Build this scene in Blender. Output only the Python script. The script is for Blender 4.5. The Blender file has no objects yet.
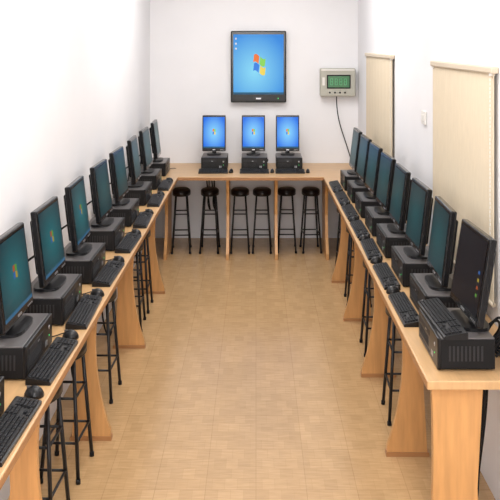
import bpy, bmesh, math, random
from mathutils import Matrix, Vector, Euler
random.seed(4)
scene = bpy.context.scene
scene.view_settings.view_transform = 'Standard'

# ---------------------------------------------------------------- materials
def mat(name, col, rough=0.5, metal=0.0, emit=None, estr=1.0, spec=0.5, noise=None, bump=0.0):
    m = bpy.data.materials.new(name); m.use_nodes = True
    nt = m.node_tree; b = nt.nodes['Principled BSDF']
    b.inputs['Base Color'].default_value = (*col, 1)
    b.inputs['Roughness'].default_value = rough
    b.inputs['Metallic'].default_value = metal
    b.inputs['Specular IOR Level'].default_value = spec
    if emit:
        b.inputs['Emission Color'].default_value = (*emit, 1)
        b.inputs['Emission Strength'].default_value = estr
    if noise:
        sc, amt, stretch = noise
        tc = nt.nodes.new('ShaderNodeTexCoord'); mp = nt.nodes.new('ShaderNodeMapping')
        mp.inputs['Scale'].default_value = stretch
        n = nt.nodes.new('ShaderNodeTexNoise'); n.inputs['Scale'].default_value = sc
        n.inputs['Detail'].default_value = 5
        r = nt.nodes.new('ShaderNodeValToRGB')
        r.color_ramp.elements[0].position = 0.3; r.color_ramp.elements[1].position = 0.7
        r.color_ramp.elements[0].color = (*[c*(1-amt) for c in col], 1)
        r.color_ramp.elements[1].color = (*[min(1, c*(1+amt)) for c in col], 1)
        nt.links.new(tc.outputs['Object'], mp.inputs['Vector'])
        nt.links.new(mp.outputs['Vector'], n.inputs['Vector'])
        nt.links.new(n.outputs['Fac'], r.inputs['Fac'])
        nt.links.new(r.outputs['Color'], b.inputs['Base Color'])
        if bump:
            bp = nt.nodes.new('ShaderNodeBump'); bp.inputs['Strength'].default_value = bump
            bp.inputs['Distance'].default_value = 0.002
            nt.links.new(n.outputs['Fac'], bp.inputs['Height']); nt.links.new(bp.outputs['Normal'], b.inputs['Normal'])
    return m

def screen_mat(name, c_in, c_out, strength, centre=(0.5, 0.5), radius=0.75):
    m = bpy.data.materials.new(name); m.use_nodes = True
    nt = m.node_tree; b = nt.nodes['Principled BSDF']
    b.inputs['Base Color'].default_value = (0.006, 0.006, 0.008, 1)
    b.inputs['Roughness'].default_value = 0.3
    b.inputs['Specular IOR Level'].default_value = 0.12
    tc = nt.nodes.new('ShaderNodeTexCoord')
    vm = nt.nodes.new('ShaderNodeVectorMath'); vm.operation = 'DISTANCE'
    vm.inputs[1].default_value = (centre[0], centre[1], 0)
    r = nt.nodes.new('ShaderNodeValToRGB')
    r.color_ramp.elements[0].color = (*c_in, 1); r.color_ramp.elements[1].color = (*c_out, 1)
    r.color_ramp.elements[1].position = radius
    nt.links.new(tc.outputs['UV'], vm.inputs[0]); nt.links.new(vm.outputs['Value'], r.inputs['Fac'])
    nt.links.new(r.outputs['Color'], b.inputs['Emission Color'])
    b.inputs['Emission Strength'].default_value = strength
    return m

M_wall = mat('wall_paint', (0.80, 0.795, 0.815), 0.75, noise=(3, 0.015, (1, 1, 1)))
M_ceil = mat('ceiling_paint', (0.85, 0.85, 0.85), 0.8)
M_top = mat('desk_laminate_top', (0.56, 0.345, 0.165), 0.33, noise=(6, 0.10, (8, 0.8, 1)))
M_topb = mat('desk_laminate_top_cross', (0.56, 0.345, 0.165), 0.33, noise=(6, 0.10, (0.8, 8, 1)))
M_panel = mat('desk_laminate_panel', (0.55, 0.285, 0.105), 0.38, noise=(5, 0.16, (7, 7, 0.7)))
M_edge = mat('desk_edge_band', (0.36, 0.17, 0.065), 0.4)
M_blk = mat('black_plastic', (0.007, 0.007, 0.008), 0.32, spec=.3)
M_blkm = mat('black_matte_plastic', (0.007, 0.007, 0.008), 0.55, spec=.2)
M_bezel = mat('monitor_bezel', (0.006, 0.006, 0.007), 0.2, spec=.3)
M_gray = mat('computer_case_top', (0.13, 0.12, 0.12), 0.3, metal=0.3)
M_vent = mat('vent_slot', (0.022, 0.022, 0.024), 0.5, spec=.3)
M_silver = mat('silver_trim', (0.45, 0.45, 0.47), 0.3, metal=0.8)
M_key = mat('keycap', (0.012, 0.012, 0.014), 0.45, spec=.3)
M_seat = mat('stool_seat_vinyl', (0.012, 0.009, 0.009), 0.35, spec=.35)
M_leg = mat('stool_steel_black', (0.012, 0.012, 0.014), 0.35, metal=0.1, spec=.35)
M_blind = mat('blind_fabric', (0.68, 0.58, 0.43), 0.85, noise=(60, 0.04, (1, 1, 0.2)))
M_blindb = mat('blind_cassette', (0.60, 0.51, 0.39), 0.5)
M_white = mat('white_plastic', (0.72, 0.70, 0.66), 0.4)
M_beige = mat('beige_metal', (0.42, 0.41, 0.35), 0.45)
M_green = mat('green_display', (0.04, 0.12, 0.055), 0.25, emit=(0.05, 0.20, 0.08), estr=0.25)
M_digit = mat('display_digit', (0.05, 0.3, 0.1), 0.4, emit=(0.15, 0.7, 0.3), estr=0.3)
M_led = mat('led_green', (0, 0.5, 0.1), 0.4, emit=(0.1, 1, 0.2), estr=.8)
M_blue = screen_mat('screen_bright', (0.25, 0.68, 1.0), (0.01, 0.16, 0.80), 1.0, radius=0.60)
M_tv = screen_mat('tv_screen', (0.25, 0.72, 0.95), (0.015, 0.24, 0.75), 0.95, centre=(0.42, 0.38), radius=0.72)
M_teal = screen_mat('screen_teal', (0.010, 0.16, 0.18), (0.003, 0.035, 0.048), 0.8, radius=0.65)
M_dteal = screen_mat('screen_dark_teal', (0.007, 0.09, 0.10), (0.003, 0.025, 0.033), 0.75, radius=0.7)
M_dark = screen_mat('screen_dark', (0.006, 0.008, 0.012), (0.003, 0.003, 0.005), 0.6)
M_task = mat('taskbar', (0.02, 0.05, 0.08), 0.4, emit=(0.02, 0.12, 0.25), estr=0.5, spec=.1)
def em(n, c, s): return mat(n, (0.01, 0.01, 0.01), 0.5, emit=c, estr=s, spec=.1)
LOGO = [em('logo_red', (1, 0.22, 0.05), .9), em('logo_green', (0.3, 0.75, 0.12), .9), em('logo_blue', (0.05, 0.25, 0.85), .9), em('logo_yellow', (1, 0.75, 0.12), .9)]
LOGOD = [em('dim_logo_red', (0.8, 0.15, 0.03), .4), em('dim_logo_green', (0.2, 0.6, 0.08), .4), em('dim_logo_blue', (0.05, 0.25, 0.8), .4), em('dim_logo_yellow', (0.8, 0.6, 0.05), .4)]

def floor_mat():
    m = bpy.data.materials.new('floor_wood_tile'); m.use_nodes = True
    nt = m.node_tree; b = nt.nodes['Principled BSDF']
    tc = nt.nodes.new('ShaderNodeTexCoord')
    def brick(w, h, ms, c1, c2, mo, off):
        br = nt.nodes.new('ShaderNodeTexBrick'); br.offset = off
        br.inputs['Scale'].default_value = 1.0
        br.inputs['Brick Width'].default_value = w; br.inputs['Row Height'].default_value = h
        br.inputs['Mortar Size'].default_value = ms; br.inputs['Mortar Smooth'].default_value = 0.6
        br.inputs['Color1'].default_value = (*c1, 1); br.inputs['Color2'].default_value = (*c2, 1)
        br.inputs['Mortar'].default_value = (*mo, 1)
        return br
    br = brick(.22, .37, .002, (.50, .325, .165), (.53, .345, .177), (.43, .27, .135), 0.0)
    b2 = brick(.055, .0925, .0012, (.94, .93, .91), (1.05, 1.05, 1.05), (.91, .89, .87), 0.5)
    mp = nt.nodes.new('ShaderNodeMapping'); mp.inputs['Scale'].default_value = (3, 22, 1)
    n = nt.nodes.new('ShaderNodeTexNoise'); n.inputs['Scale'].default_value = 3.5; n.inputs['Detail'].default_value = 6
    r = nt.nodes.new('ShaderNodeValToRGB')
    r.color_ramp.elements[0].position = 0.3; r.color_ramp.elements[0].color = (0.86, 0.84, 0.80, 1)
    r.color_ramp.elements[1].position = 0.68; r.color_ramp.elements[1].color = (1.05, 1.05, 1.05, 1)
    def mul():
        mx = nt.nodes.new('ShaderNodeMix'); mx.data_type = 'RGBA'; mx.blend_type = 'MULTIPLY'; mx.inputs[0].default_value = 1; return mx
    m1 = mul(); m2 = mul()
    L = nt.links.new
    L(tc.outputs['Object'], br.inputs['Vector']); L(tc.outputs['Object'], b2.inputs['Vector']); L(tc.outputs['Object'], mp.inputs['Vector'])
    L(mp.outputs['Vector'], n.inputs['Vector']); L(n.outputs['Fac'], r.inputs['Fac'])
    L(br.outputs['Color'], m1.inputs[6]); L(b2.outputs['Color'], m1.inputs[7])
    L(m1.outputs[2], m2.inputs[6]); L(r.outputs['Color'], m2.inputs[7]); L(m2.outputs[2], b.inputs['Base Color'])
    b.inputs['Roughness'].default_value = 0.24
    b.inputs['Specular IOR Level'].default_value = 0.55
    return m
M_floor = floor_mat()

# ---------------------------------------------------------------- mesh builder
class B:
    def __init__(self):
        self.bm = bmesh.new(); self.mats = []; self.uv = self.bm.loops.layers.uv.new('UVMap')
    def mi(self, m):
        if m not in self.mats: self.mats.append(m)
        return self.mats.index(m)
    def _merge(self, tmp, m, M=None, smooth=False):
        if M is not None: bmesh.ops.transform(tmp, matrix=M, verts=tmp.verts)
        i = self.mi(m); mp = {}
        for v in tmp.verts: mp[v] = self.bm.verts.new(v.co)
        for f in tmp.faces:
            nf = self.bm.faces.new([mp[v] for v in f.verts]); nf.material_index = i; nf.smooth = smooth
        tmp.free()
    def box(self, lo, hi, m, bevel=0.0, M=None, seg=2):
        t = bmesh.new(); bmesh.ops.create_cube(t, size=1)
        c = [(a+b)/2 for a, b in zip(lo, hi)]; s = [abs(b-a) for a, b in zip(lo, hi)]
        bmesh.ops.transform(t, matrix=Matrix.Translation(c) @ Matrix.Diagonal((*s, 1)), verts=t.verts)
        if bevel: bmesh.ops.bevel(t, geom=t.edges[:], offset=bevel, segments=seg, affect='EDGES', profile=0.5)
        self._merge(t, m, M)
    def cyl(self, p0, p1, r, m, seg=10, r2=None, sx=1, sy=1, M=None):
        p0 = Vector(p0); p1 = Vector(p1); d = p1-p0
        t = bmesh.new(); bmesh.ops.create_cone(t, cap_ends=True, segments=seg, radius1=r, radius2=(r if r2 is None else r2), depth=d.length)
        bmesh.ops.transform(t, matrix=Matrix.Diagonal((sx, sy, 1, 1)), verts=t.verts)
        q = Vector((0, 0, 1)).rotation_difference(d.normalized()).to_matrix().to_4x4()
        T = Matrix.Translation((p0+p1)/2) @ q
        self._merge(t, m, (M @ T) if M is not None else T, seg > 6)
    def poly(self, pts, m, axis, a, b, M=None):
        t = bmesh.new()
        def P(p, k): return {'y': (p[0], k, p[1]), 'x': (k, p[0], p[1]), 'z': (p[0], p[1], k)}[axis]
        A = [t.verts.new(P(p, a)) for p in pts]; C = [t.verts.new(P(p, b)) for p in pts]
        n = len(pts); t.faces.new(A); t.faces.new(C[::-1])
        for i in range(n): t.faces.new([A[i], C[i], C[(i+1) % n], A[(i+1) % n]])
        bmesh.ops.recalc_face_normals(t, faces=t.faces[:])
        self._merge(t, m, M)
    def quad(self, pts, m, M=None):
        vs = [self.bm.verts.new((M @ Vector(p)) if M is not None else p) for p in pts]
        f = self.bm.faces.new(vs); f.material_index = self.mi(m)
        for l, u in zip(f.loops, [(0, 0), (1, 0), (1, 1), (0, 1)]): l[self.uv].uv = u
    def torus(self, c, rx, ry, r, m, n=28, k=6):
        t = bmesh.new(); rings = []
        for i in range(n):
            a = 2*math.pi*i/n; ring = []
            for j in range(k):
                b = 2*math.pi*j/k
                ring.append(t.verts.new((c[0]+(rx+r*math.cos(b))*math.cos(a), c[1]+(ry+r*math.cos(b))*math.sin(a), c[2]+r*math.sin(b))))
            rings.append(ring)
        for i in range(n):
            for j in range(k):
                t.faces.new([rings[i][j], rings[(i+1) % n][j], rings[(i+1) % n][(j+1) % k], rings[i][(j+1) % k]])
        self._merge(t, m, None, True)
    def mesh(self, name):
        me = bpy.data.meshes.new(name); self.bm.to_mesh(me); self.bm.free()
        for m in self.mats: me.materials.append(m)
        return me

def place(me, name, loc=(0, 0, 0), rz=0.0):
    o = bpy.data.objects.new(name, me); o.location = loc; o.rotation_euler = (0, 0, rz)
    scene.collection.objects.link(o); return o

def cable(name, pts, r=0.004, m=None):
    cu = bpy.data.curves.new(name, 'CURVE'); cu.dimensions = '3D'; cu.bevel_depth = r; cu.bevel_resolution = 2
    sp = cu.splines.new('NURBS'); sp.points.add(len(pts)-1); sp.use_endpoint_u = True; sp.order_u = 4
    for p, q in zip(sp.points, pts): p.co = (*q, 1)
    cu.materials.append(m or M_blkm)
    o = bpy.data.objects.new(name, cu); scene.collection.objects.link(o); return o

XL, XR, YB, YF, H = -1.06, 1.02, 8.5, -1.8, 3.0

# ---------------------------------------------------------------- room shell
def shell(name, lo, hi, m):
    b = B(); b.box(lo, hi, m); return place(b.mesh(name), name)
shell('floor', (XL-.1, YF-.1, -.1), (XR+.1, YB+.1, 0), M_floor)
shell('ceiling', (XL-.1, YF-.1, H), (XR+.1, YB+.1, H+.1), M_ceil)
shell('wall_back', (XL-.1, YB, 0), (XR+.1, YB+.1, H), M_wall)
shell('wall_left', (XL-.1, YF, 0), (XL, YB, H), M_wall)
shell('wall_right', (XR, YF, 0), (XR+.1, YB, H), M_wall)
shell('wall_front', (XL-.1, YF-.1, 0), (XR+.1, YF, H), M_wall)

# ---------------------------------------------------------------- desks
ZT, TH = 0.75, 0.032
def leg_profile(xin, s, width=0.19, waist=0.075):
    inner = []
    N = 16
    for i in range(N+1):
        z = (ZT-TH-0.001)*i/N; t = z/(ZT-TH)
        if t < 0.07: off = 0.0
        else:
            u = (t-0.07)/0.93
            off = waist*math.sin(math.pi*min(1, u*0.80))**0.8 if u > 0 else 0
        inner.append((xin+s*off, z))
    outer = [(xin+s*width, ZT-TH-0.001), (xin+s*(width-.02), .35), (xin+s*width, 0.0)]
    return inner + outer

def side_desk(name, xin, xwall, y0, y1, legs, s, end_panel=None):
    b = B()
    lo, hi = (min(xin, xwall), y0, ZT-TH), (max(xin, xwall), y1, ZT)
    b.box(lo, hi, M_top, 0.004)
    xe = xin - s*0.0015
    b.box((min(xe, xin), y0+.004, ZT-TH+.003), (max(xe, xin), y1, ZT-.004), M_edge)
    b.box((min(xwall-s*.06, xwall-s*.04), y0+.06, ZT-TH-.10), (max(xwall-s*.06, xwall-s*.04), y1-.01, ZT-TH), M_panel)
    for y in legs:
        b.poly(leg_profile(xin+s*.012, s), M_panel, 'y', y, y+.028)
        b.box((min(xin+s*.007, xin+s*.210), y-.006, 0), (max(xin+s*.007, xin+s*.210), y+.034, .020), M_edge)
    if end_panel:
        b.poly(leg_profile(xin+s*.012, s, 0.195, 0.018), M_panel, 'y', end_panel, end_panel+.035)
    return place(b.mesh(name), name)

side_desk('computer_desk', -0.70, XL+.002, 2.2, 7.598, [3.05, 4.16, 5.42, 6.6], -1)
side_desk('computer_desk', 0.605, XR-.002, 3.0, 7.598, [4.0, 4.95, 5.95, 6.9], 1, end_panel=3.04)
b = B()
b.box((XL+.002, 7.6, ZT-TH), (XR-.002, YB-.002, ZT), M_topb, 0.004)
b.box((-0.70, 7.5985, ZT-TH+.003), (0.605, 7.6, ZT-.004), M_edge)
for x in (-0.83, -0.27, 0.17, 0.63):
    pts = [(y, z) for y, z in [(7.63, 0), (7.63, .05), (7.72, .18), (7.76, .38), (7.73, .58), (7.66, ZT-TH), (8.10, ZT-TH), (8.10, 0)]]
    b.poly(pts, M_panel, 'x', x, x+.026)
place(b.mesh('computer_desk'), 'computer_desk')

# ---------------------------------------------------------------- equipment meshes
def monitor_mesh(w, d, smat, logo, ph=0.325, tilt=7, icons=False):
    b = B()
    pts = [(w*0.30*math.copysign(abs(math.cos(a))**.6, math.cos(a)), d*0.5*math.copysign(abs(math.sin(a))**.6, math.sin(a))) for a in [2*math.pi*i/24 for i in range(24)]]
    b.poly(pts, M_blk, 'z', 0, .012)
    b.box((-w*.09, d*.05, .012), (w*.09, d*.05+.02, .17), M_blk, .004)
    z0 = .035
    M = Matrix.Translation((0, 0, z0)) @ Matrix.Rotation(math.radians(-tilt), 4, 'X')
    b.box((-w/2, -.028, 0), (w/2, 0.0, ph), M_bezel, .006, M)
    bw = w*.36
    b.box((-bw, 0.0, ph*.14), (bw, .022, ph*.86), M_blkm, .008, M)
    bz, bb = w*.045, .03
    y = -.0292
    b.quad([(-w/2+bz, y, bb), (w/2-bz, y, bb), (w/2-bz, y, ph-.017), (-w/2+bz, y, ph-.017)], smat, M)
    sh = ph-.017-bb; y2 = y-.0006
    if logo:
        b.quad([(-w/2+bz, y2, bb), (w/2-bz, y2, bb), (w/2-bz, y2, bb+sh*.05), (-w/2+bz, y2, bb+sh*.05)], M_task, M)
        cx, cz, lw, lh = 0, bb+sh*.53, w*.062, sh*.085
        sk = lh*.16
        for k, (ix, iz) in enumerate([(-1, 1), (1, 1), (-1, -1), (1, -1)]):
            x0 = cx+(0.04*lw if ix > 0 else -1.04*lw); x1 = x0+lw
            za = cz+(0.05*lh if iz > 0 else -1.05*lh)
            dz = sk if ix < 0 else -sk
            b.quad([(x0, y2, za-dz*.3), (x1, y2, za+dz*.6-sk*.4), (x1+lw*.08, y2, za+lh+dz*.6-sk*.4), (x0+lw*.08, y2, za+lh-dz*.3)], logo[k], M)
    if icons:
        for k in range(4):
            zz = ph*.30 + k*.028
            b.quad([(w/2-bz-.05, y2, zz), (w/2-bz-.03, y2, zz), (w/2-bz-.03, y2, zz+.012), (w/2-bz-.05, y2, zz+.012)], LOGOD[(k*3+1) % 4], M)
    b.box((-w*.06, -.0295, .010), (w*.06, -.0280, .018), M_silver, 0, M)
    for k in range(4):
        b.box((w*.28+k*w*.045, -.0295, .010), (w*.30+k*w*.045, -.0280, .015), M_silver, 0, M)
    return b.mesh('monitor')

def pc_mesh(w, d, h=.12):
    b = B()
    b.box((-w/2, -d/2+.012, .006), (w/2, d/2, h-.004), M_blkm, .003)
    b.box((-w/2+.002, -d/2+.014, h-.006), (w/2-.002, d/2-.002, h), M_gray, .002)
    b.box((-w/2, -d/2, .004), (w/2, -d/2+.014, h), M_blk, .004)
    yf = -d/2-.0012
    b.box((-w*.42, yf, h*.66), (w*.10, yf+.002, h*.84), M_vent, .0008)
    b.box((-w*.10, yf-.0006, h*.70), (-w*.04, yf+.002, h*.74), M_silver)
    b.box((-w*.42, yf, h*.14), (w*.10, yf+.002, h*.20), M_vent)
    for k in range(7):
        b.box((-w*.42, yf, h*.28+k*h*.045), (w*.05, yf+.002, h*.295+k*h*.045), M_vent)
    b.cyl((w*.36, yf, h*.68), (w*.36, -d/2+.004, h*.68), .008, M_silver, 14)
    b.cyl((w*.36, yf, h*.42), (w*.36, -d/2+.004, h*.42), .003, M_led, 8)
    for k in range(2):
        b.box((w*.20+k*w*.05, yf-.0004, h*.20), (w*.23+k*w*.05, yf+.002, h*.36), M_silver)
    for s in (-1, 1):
        for i in range(9):
            y0 = -d*.3+i*d*.07
            b.box((s*w/2-.001, y0, h*.3), (s*w/2+.001, y0+d*.03, h*.75), M_vent)
    for sx in (-1, 1):
        for sy in (-1, 1):
            b.cyl((sx*w*.42, sy*d*.38, 0), (sx*w*.42, sy*d*.38, .006), .012, M_blkm, 10)
    return b.mesh('desktop_computer')

def kb_mesh(w, d):
    b = B()
    pts = [(-d/2, 0), (d/2, 0), (d/2, .024), (d/2-.01*d/.16, .026), (-d/2+.005, .013), (-d/2, .010)]
    b.poly(pts, M_blk, 'x', -w/2, w/2)
    def key(x0, x1, r, dr=1):
        y0 = -d/2+d*.07+r*d*.148; y1 = y0+d*.125*dr
        z = .0135+(y0+d/2)/d*.0135
        b.box((x0, y0, z-.003), (x1, y1, z+.006), M_key, .0008, seg=1)
    u = w*.96/22.0; xs = -w*.48
    for r in range(6):
        c = 0
        while c < 15:
            if r == 0 and c == 4: key(xs+c*u, xs+(c+6)*u-.0015*w/.4, r); c += 6; continue
            key(xs+c*u+.0005, xs+(c+1)*u-.0022*w/.4, r); c += 1
        if r in (0, 3, 4, 5) or r == 1:
            for c in ((15.4, 16.4, 17.4) if r != 1 else (16.4,)): key(xs+c*u+.0005, xs+(c+.9)*u, r)
        if r < 5:
            for c in (18.8, 19.8, 20.8): key(xs+c*u+.0005, xs+(c+.9)*u, r)
    return b.mesh('keyboard')

def mouse_mesh(sx):
    t = bmesh.new(); bmesh.ops.create_uvsphere(t, u_segments=16, v_segments=10, radius=1)
    for v in t.verts:
        if v.co.z < 0: v.co.z *= 0.02
        v.co.x *= (1-.15*v.co.y)
    b = B(); b._merge(t, M_blk, Matrix.Translation((0, 0, .001)) @ Matrix.Diagonal((.032*sx[0], .055*sx[1], .034, 1)), True)
    b.box((-.003*sx[0], .02*sx[1], .022), (.003*sx[0], .04*sx[1], .034), M_gray, .001)
    return b.mesh('computer_mouse')

def stool_mesh(rx=.085, ry=.13, h=.58):
    b = B(); k = ry/rx
    b.cyl((0, 0, h-.045), (0, 0, h-.012), rx, M_seat, 32, sy=k)
    b.cyl((0, 0, h-.012), (0, 0, h), rx, M_seat, 32, r2=rx*.86, sy=k)
    b.torus((0, 0, h-.047), rx*.93, ry*.93, .007, M_leg)
    for sx in (-1, 1):
        for sy in (-1, 1):
            b.cyl((sx*rx*.58, sy*ry*.58, h-.04), (sx*rx*.98, sy*ry*.98, .008), .0085, M_leg, 8)
            b.cyl((sx*rx*.98, sy*ry*.98, 0), (sx*rx*.98, sy*ry*.98, .02), .011, M_blkm, 8)
    for z in (.17, .36):
        f = .98-(z/(h-.04))*.40
        c = [(-rx*f, -ry*f), (rx*f, -ry*f), (rx*f, ry*f), (-rx*f, ry*f)]
        for i in range(4): b.cyl((*c[i], z), (*c[(i+1) % 4], z), .006, M_leg, 8)
    return b.mesh('stool')

me_monL = monitor_mesh(.38, .12, M_teal, LOGOD, tilt=7)
me_monL2 = monitor_mesh(.38, .12, M_dteal, None, tilt=7)
me_monR = monitor_mesh(.38, .12, M_dteal, None, tilt=7)
me_monRt = monitor_mesh(.38, .12, M_dteal, None, tilt=7)
me_monRd = monitor_mesh(.38, .12, M_dark, None, tilt=9, icons=True)
me_monB = monitor_mesh(.225, .16, M_blue, LOGO, tilt=3, ph=.345)
me_pcS = pc_mesh(.38, .20)
me_pcR = pc_mesh(.36, .21)
me_pcB = pc_mesh(.245, .34)
me_kbS = kb_mesh(.42, .088)
me_kbR = kb_mesh(.42, .078)
me_kbB = kb_mesh(.27, .13)
me_msL = mouse_mesh((1, .62))
me_msB = mouse_mesh((.6, .9))
me_st = stool_mesh()

R90 = math.pi/2
ZC = ZT+.12+.0005
def J(a): return random.uniform(-a, a)

left_far = [2.74, 3.38, 3.96, 4.58, 5.25, 5.9, 6.62, 7.3, 8.0]
for i, yf in enumerate(left_far):
    yc = yf-.19
    place(me_pcS, 'desktop_computer', (-.91, yc, ZT+.0005), R90)
    if i > 0:
        place(me_monL if i in (1, 2, 3) else me_monL2, 'monitor', (-.915, yc+.01, ZC), R90+J(.04))
    if i < 8:
        place(me_kbS, 'keyboard', (-.755, yc-.02 if i else 2.60, ZT+.0005), R90+J(.03))
        place(me_msL, 'computer_mouse', (-.750, yc+.245 if i else 2.87, ZT+.0005), R90+J(.2))

right_near = [3.08, 3.60, 4.14, 4.70, 5.23, 5.78, 6.32, 6.86]
for i, yn in enumerate(right_near):
    yc = yn+.19
    xc = .765 if i == 0 else .822
    place(me_pcR, 'desktop_computer', (xc, yc, ZT+.0005), -R90)
    place(me_monRd if i == 0 else (me_monRt if i == 1 else me_monR), 'monitor', (.82, yc, ZC), -R90+J(.04))
    if i == 0:
        place(me_kbS, 'keyboard', (.715, 3.28, ZC), -R90+.04)
    else:
        place(me_kbR, 'keyboard', (.660, yc-.01, ZT+.0005), -R90+J(.02))
        if i > 1: place(me_msL, 'computer_mouse', (.655, yc-.27, ZT+.0005), -R90+J(.2))

for x, z in ((-.405, .0), (-.025, 0), (.305, 0)):
    place(me_pcB, 'desktop_computer', (x+.01, 8.17, ZT+.0005), 0)
    place(me_monB, 'monitor', (x, 8.22, ZC), J(.03))
    place(me_kbB, 'keyboard', (x+.01, 7.86, ZT+.0005), J(.04))
    place(me_msB, 'computer_mouse', (x+.175, 7.87, ZT+.0005), J(.2))

# ---------------------------------------------------------------- stools
for x in (-.70, -.433, -.15, .056, .29, .515):
    place(me_st, 'stool', (x, 8.0+J(.02) if x > -.6 else 7.98, 0), J(.06))
for x, y in ((-.868, 3.42), (-.862, 3.88), (-.862, 4.72), (-.862, 5.85), (-.862, 6.25),
             (.765, 4.45), (.765, 5.40), (.765, 6.40), (.765, 7.15)):
    place(me_st, 'stool', (x, y, 0), J(.05))

# ---------------------------------------------------------------- television on the back wall
b = B()
x0, x1, z0, z1 = -.25, .30, 1.36, 2.07
b.box((x0, 8.43, z0), (x1, 8.475, z1), M_bezel, .01)
b.box((x0+.08, 8.474, z0+.12), (x1-.08, 8.4985, z1-.12), M_blkm, .004)
b.quad([(x0+.026, 8.4285, z0+.08), (x1-.026, 8.4285, z0+.08), (x1-.026, 8.4285, z1-.035), (x0+.026, 8.4285, z1-.035)], M_tv)
b.quad([(x0+.026, 8.428, z0+.08), (x1-.026, 8.428, z0+.08), (x1-.026, 8.428, z0+.101), (x0+.026, 8.428, z0+.101)], M_task)
cx, cz, lw, lh = .03, 1.735, .053, .075
for k, (ix, iz) in enumerate([(-1, 1), (1, 1), (-1, -1), (1, -1)]):
    n = 6
    for j in range(n):
        ua, ub = j/n, (j+1)/n
        xa = cx+(.005 if ix > 0 else -lw-.005); za = cz+(.006 if iz > 0 else -lh-.006)
        def wv(u):
            t = (u if ix > 0 else u-1)
            return -.026*math.sin(t*2.4)
        b.quad([(xa+ua*lw, 8.4277, za+wv(ua)), (xa+ub*lw, 8.4277, za+wv(ub)), (xa+ub*lw+.008, 8.4277, za+lh+wv(ub)), (xa+ua*lw+.008, 8.4277, za+lh+wv(ua))], LOGO[k])
for k in range(3):
    b.quad([(x0+.045, 8.4277, z1-.085-k*.05), (x0+.058, 8.4277, z1-.085-k*.05), (x0+.058, 8.4277, z1-.068-k*.05), (x0+.045, 8.4277, z1-.068-k*.05)], M_white)
b.box((.0, 8.4285, z0+.032), (.05, 8.431, z0+.046), M_silver)
b.cyl((.22, 8.4285, z0+.04), (.22, 8.432, z0+.04), .005, M_led)
place(b.mesh('wall_mounted_television'), 'wall_mounted_television')

# wall display box near the corner
b = B()
b.box((.635, 8.40, 1.42), (.985, 8.498, 1.70), M_beige, .012)
b.box((.645, 8.395, 1.675), (.975, 8.401, 1.692), M_white, .002)
b.box((.70, 8.392, 1.50), (.935, 8.402, 1.635), M_blkm, .004)
b.box((.712, 8.3895, 1.512), (.923, 8.393, 1.623), M_green)
for k in range(4):
    xx = .735+k*.045
    for dz in (0, .03, .06): b.box((xx, 8.3885, 1.535+dz), (xx+.024, 8.390, 1.538+dz), M_digit)
    for dx in (0, .021): b.box((xx+dx, 8.3885, 1.535), (xx+dx+.003, 8.390, 1.597), M_digit)
for k in range(4): b.cyl((.73+k*.05, 8.394, 1.46), (.73+k*.05, 8.402, 1.46), .009, M_blkm)
b.box((.655, 8.396, 1.53), (.68, 8.402, 1.61), M_white, .002)
place(b.mesh('digital_display_unit'), 'digital_display_unit')
cable('display_cable', [(.80, 8.44, 1.422), (.80, 8.45, 1.30), (.83, 8.47, 1.15), (.88, 8.47, 1.0), (.93, 8.46, .85), (.95, 8.44, .76)], .005)

# ---------------------------------------------------------------- roller blinds on right wall
def blind(y0, y1, zt, zb):
    b = B(); xw = XR-.001
    b.box((xw-.034, y0-.015, zt-.030), (xw, y1+.015, zt), M_blindb, .006)
    n = 40; pts = []
    for i in range(n+1):
        y = y0+(y1-y0)*i/n; pts.append((xw-.020-.001*math.sin(i*1.3), y))
    pts2 = [(x+.004, y) for x, y in pts][::-1]
    b.poly(pts+pts2, M_blind, 'z', zb, zt-.025)
    b.cyl((xw-.018, y0, zb), (xw-.018, y1, zb), .010, M_blindb)
    for yy in (y0+.02, y1-.02):
        b.box((xw-.03, yy-.012, zt-.04), (xw-.01, yy+.012, zt-.015), M_white)
    for i in range(40): 
        zc = zt-.05-i*.018
        b.cyl((xw-.030, y0+.012, zc), (xw-.030, y0+.012, zc-.012), .0022, M_white, 6)
    return place(b.mesh('roller_blind'), 'roller_blind')
blind(6.25, 7.70, 1.86, .86)
blind(3.58, 4.80, 1.845, .84)

b = B()
b.box((XR-.012, 5.08, 1.455), (XR-.001, 5.19, 1.535), M_white, .003)
b.box((XR-.017, 5.10, 1.475), (XR-.011, 5.13, 1.515), M_white, .002)
b.box((XR-.017, 5.14, 1.475), (XR-.011, 5.17, 1.515), M_white, .002)
place(b.mesh('light_switch'), 'light_switch')

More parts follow.
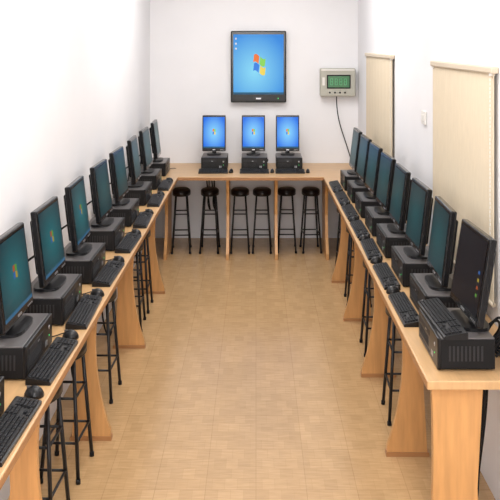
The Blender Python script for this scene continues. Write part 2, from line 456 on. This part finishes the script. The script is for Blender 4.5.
# ---------------------------------------------------------------- cables
for i, yf in enumerate(left_far[1:]):
    yc = yf-.19
    cable('power_cable', [(-1.0, yc-.1, .80), (-1.03, yc-.12, .80), (-1.045, yc-.22, .765), (-1.04, yc-.30, .758), (-1.03, yc-.34, .756)], .004)
    cable('monitor_cable', [(-.955, yc-.05, 1.02), (-1.01, yc-.12, 1.0), (-1.035, yc-.2, .90), (-1.04, yc-.24, .80), (-1.03, yc-.26, .757)], .005)
    cable('mouse_cable', [(-.76, yf+.08, .757), (-.785, yf+.12, .757), (-.80, yf+.06, .757), (-.86, yf+.03, .757), (-.96, yf+.02, .757)], .0025)
for i in range(6):
    y = 3.10+i*.045
    cable('power_cable', [(.875, y, .80), (.93, y-.03, .90+J(.04)), (.98, y+.04, .82), (.95, y+.10, .757), (.91+J(.02), y+.02, .757), (.95, y-.05, .757), (.99, y+.02, .757)], .005)
for x in (-.40, 0.0, .33):
    cable('power_cable', [(x+.09, 8.36, .80), (x+.12, 8.44, .82), (x+.13, 8.47, .77), (x+.10, 8.48, .757)], .004)
for x in (-.46, -.41):
    cable('hanging_cable', [(x, 8.2, .715), (x+.02, 8.2, .55), (x-.03, 8.25, .40), (x+.04, 8.2, .3), (x, 8.25, .38), (x-.03, 8.3, .715)], .006)
for x, y in ((.86, 3.2), (.90, 3.3), (.93, 3.45), (.90, 3.6), (-.97, 4.4), (-.97, 5.3)):
    cable('hanging_cable', [(x, y, .715), (x+.01, y+.05, .45), (x-.03, y+.1, .2), (x+.02, y+.2, .01), (x, y+.4, .01)], .006)

# ---------------------------------------------------------------- lights
def area(name, loc, rot, sx, sy, power, col=(1, 1, 1)):
    l = bpy.data.lights.new(name, 'AREA'); l.shape = 'RECTANGLE'; l.size = sx; l.size_y = sy; l.energy = power; l.color = col
    o = bpy.data.objects.new(name, l); o.location = loc; o.rotation_euler = rot; scene.collection.objects.link(o); return o
for i, (y, p) in enumerate(((0.8, 34), (3.6, 40), (6.5, 47))):
    area('ceiling_light', (0, y, 2.95), (0, 0, 0), 1.2, 1.6, p, (1, .985, .965))
area('rear_fill_light', (0, -1.6, 1.9), (math.radians(85), 0, 0), 1.4, .8, 95, (1, .985, .965))  # added flash-like fill behind the camera, no fixture; brightens the under-desk area

w = bpy.data.worlds.new('world'); scene.world = w; w.use_nodes = True
w.node_tree.nodes['Background'].inputs[0].default_value = (.8, .85, 1, 1)
w.node_tree.nodes['Background'].inputs[1].default_value = .5

# ---------------------------------------------------------------- camera
cam = bpy.data.cameras.new('camera'); co = bpy.data.objects.new('camera', cam); scene.collection.objects.link(co)
co.location = (0, 0, 1.94); co.rotation_euler = (math.radians(90), 0, 0)
cam.sensor_width = 36; cam.lens = 61.2; cam.shift_x = -.012; cam.shift_y = -.412; cam.clip_start = .05
scene.camera = co
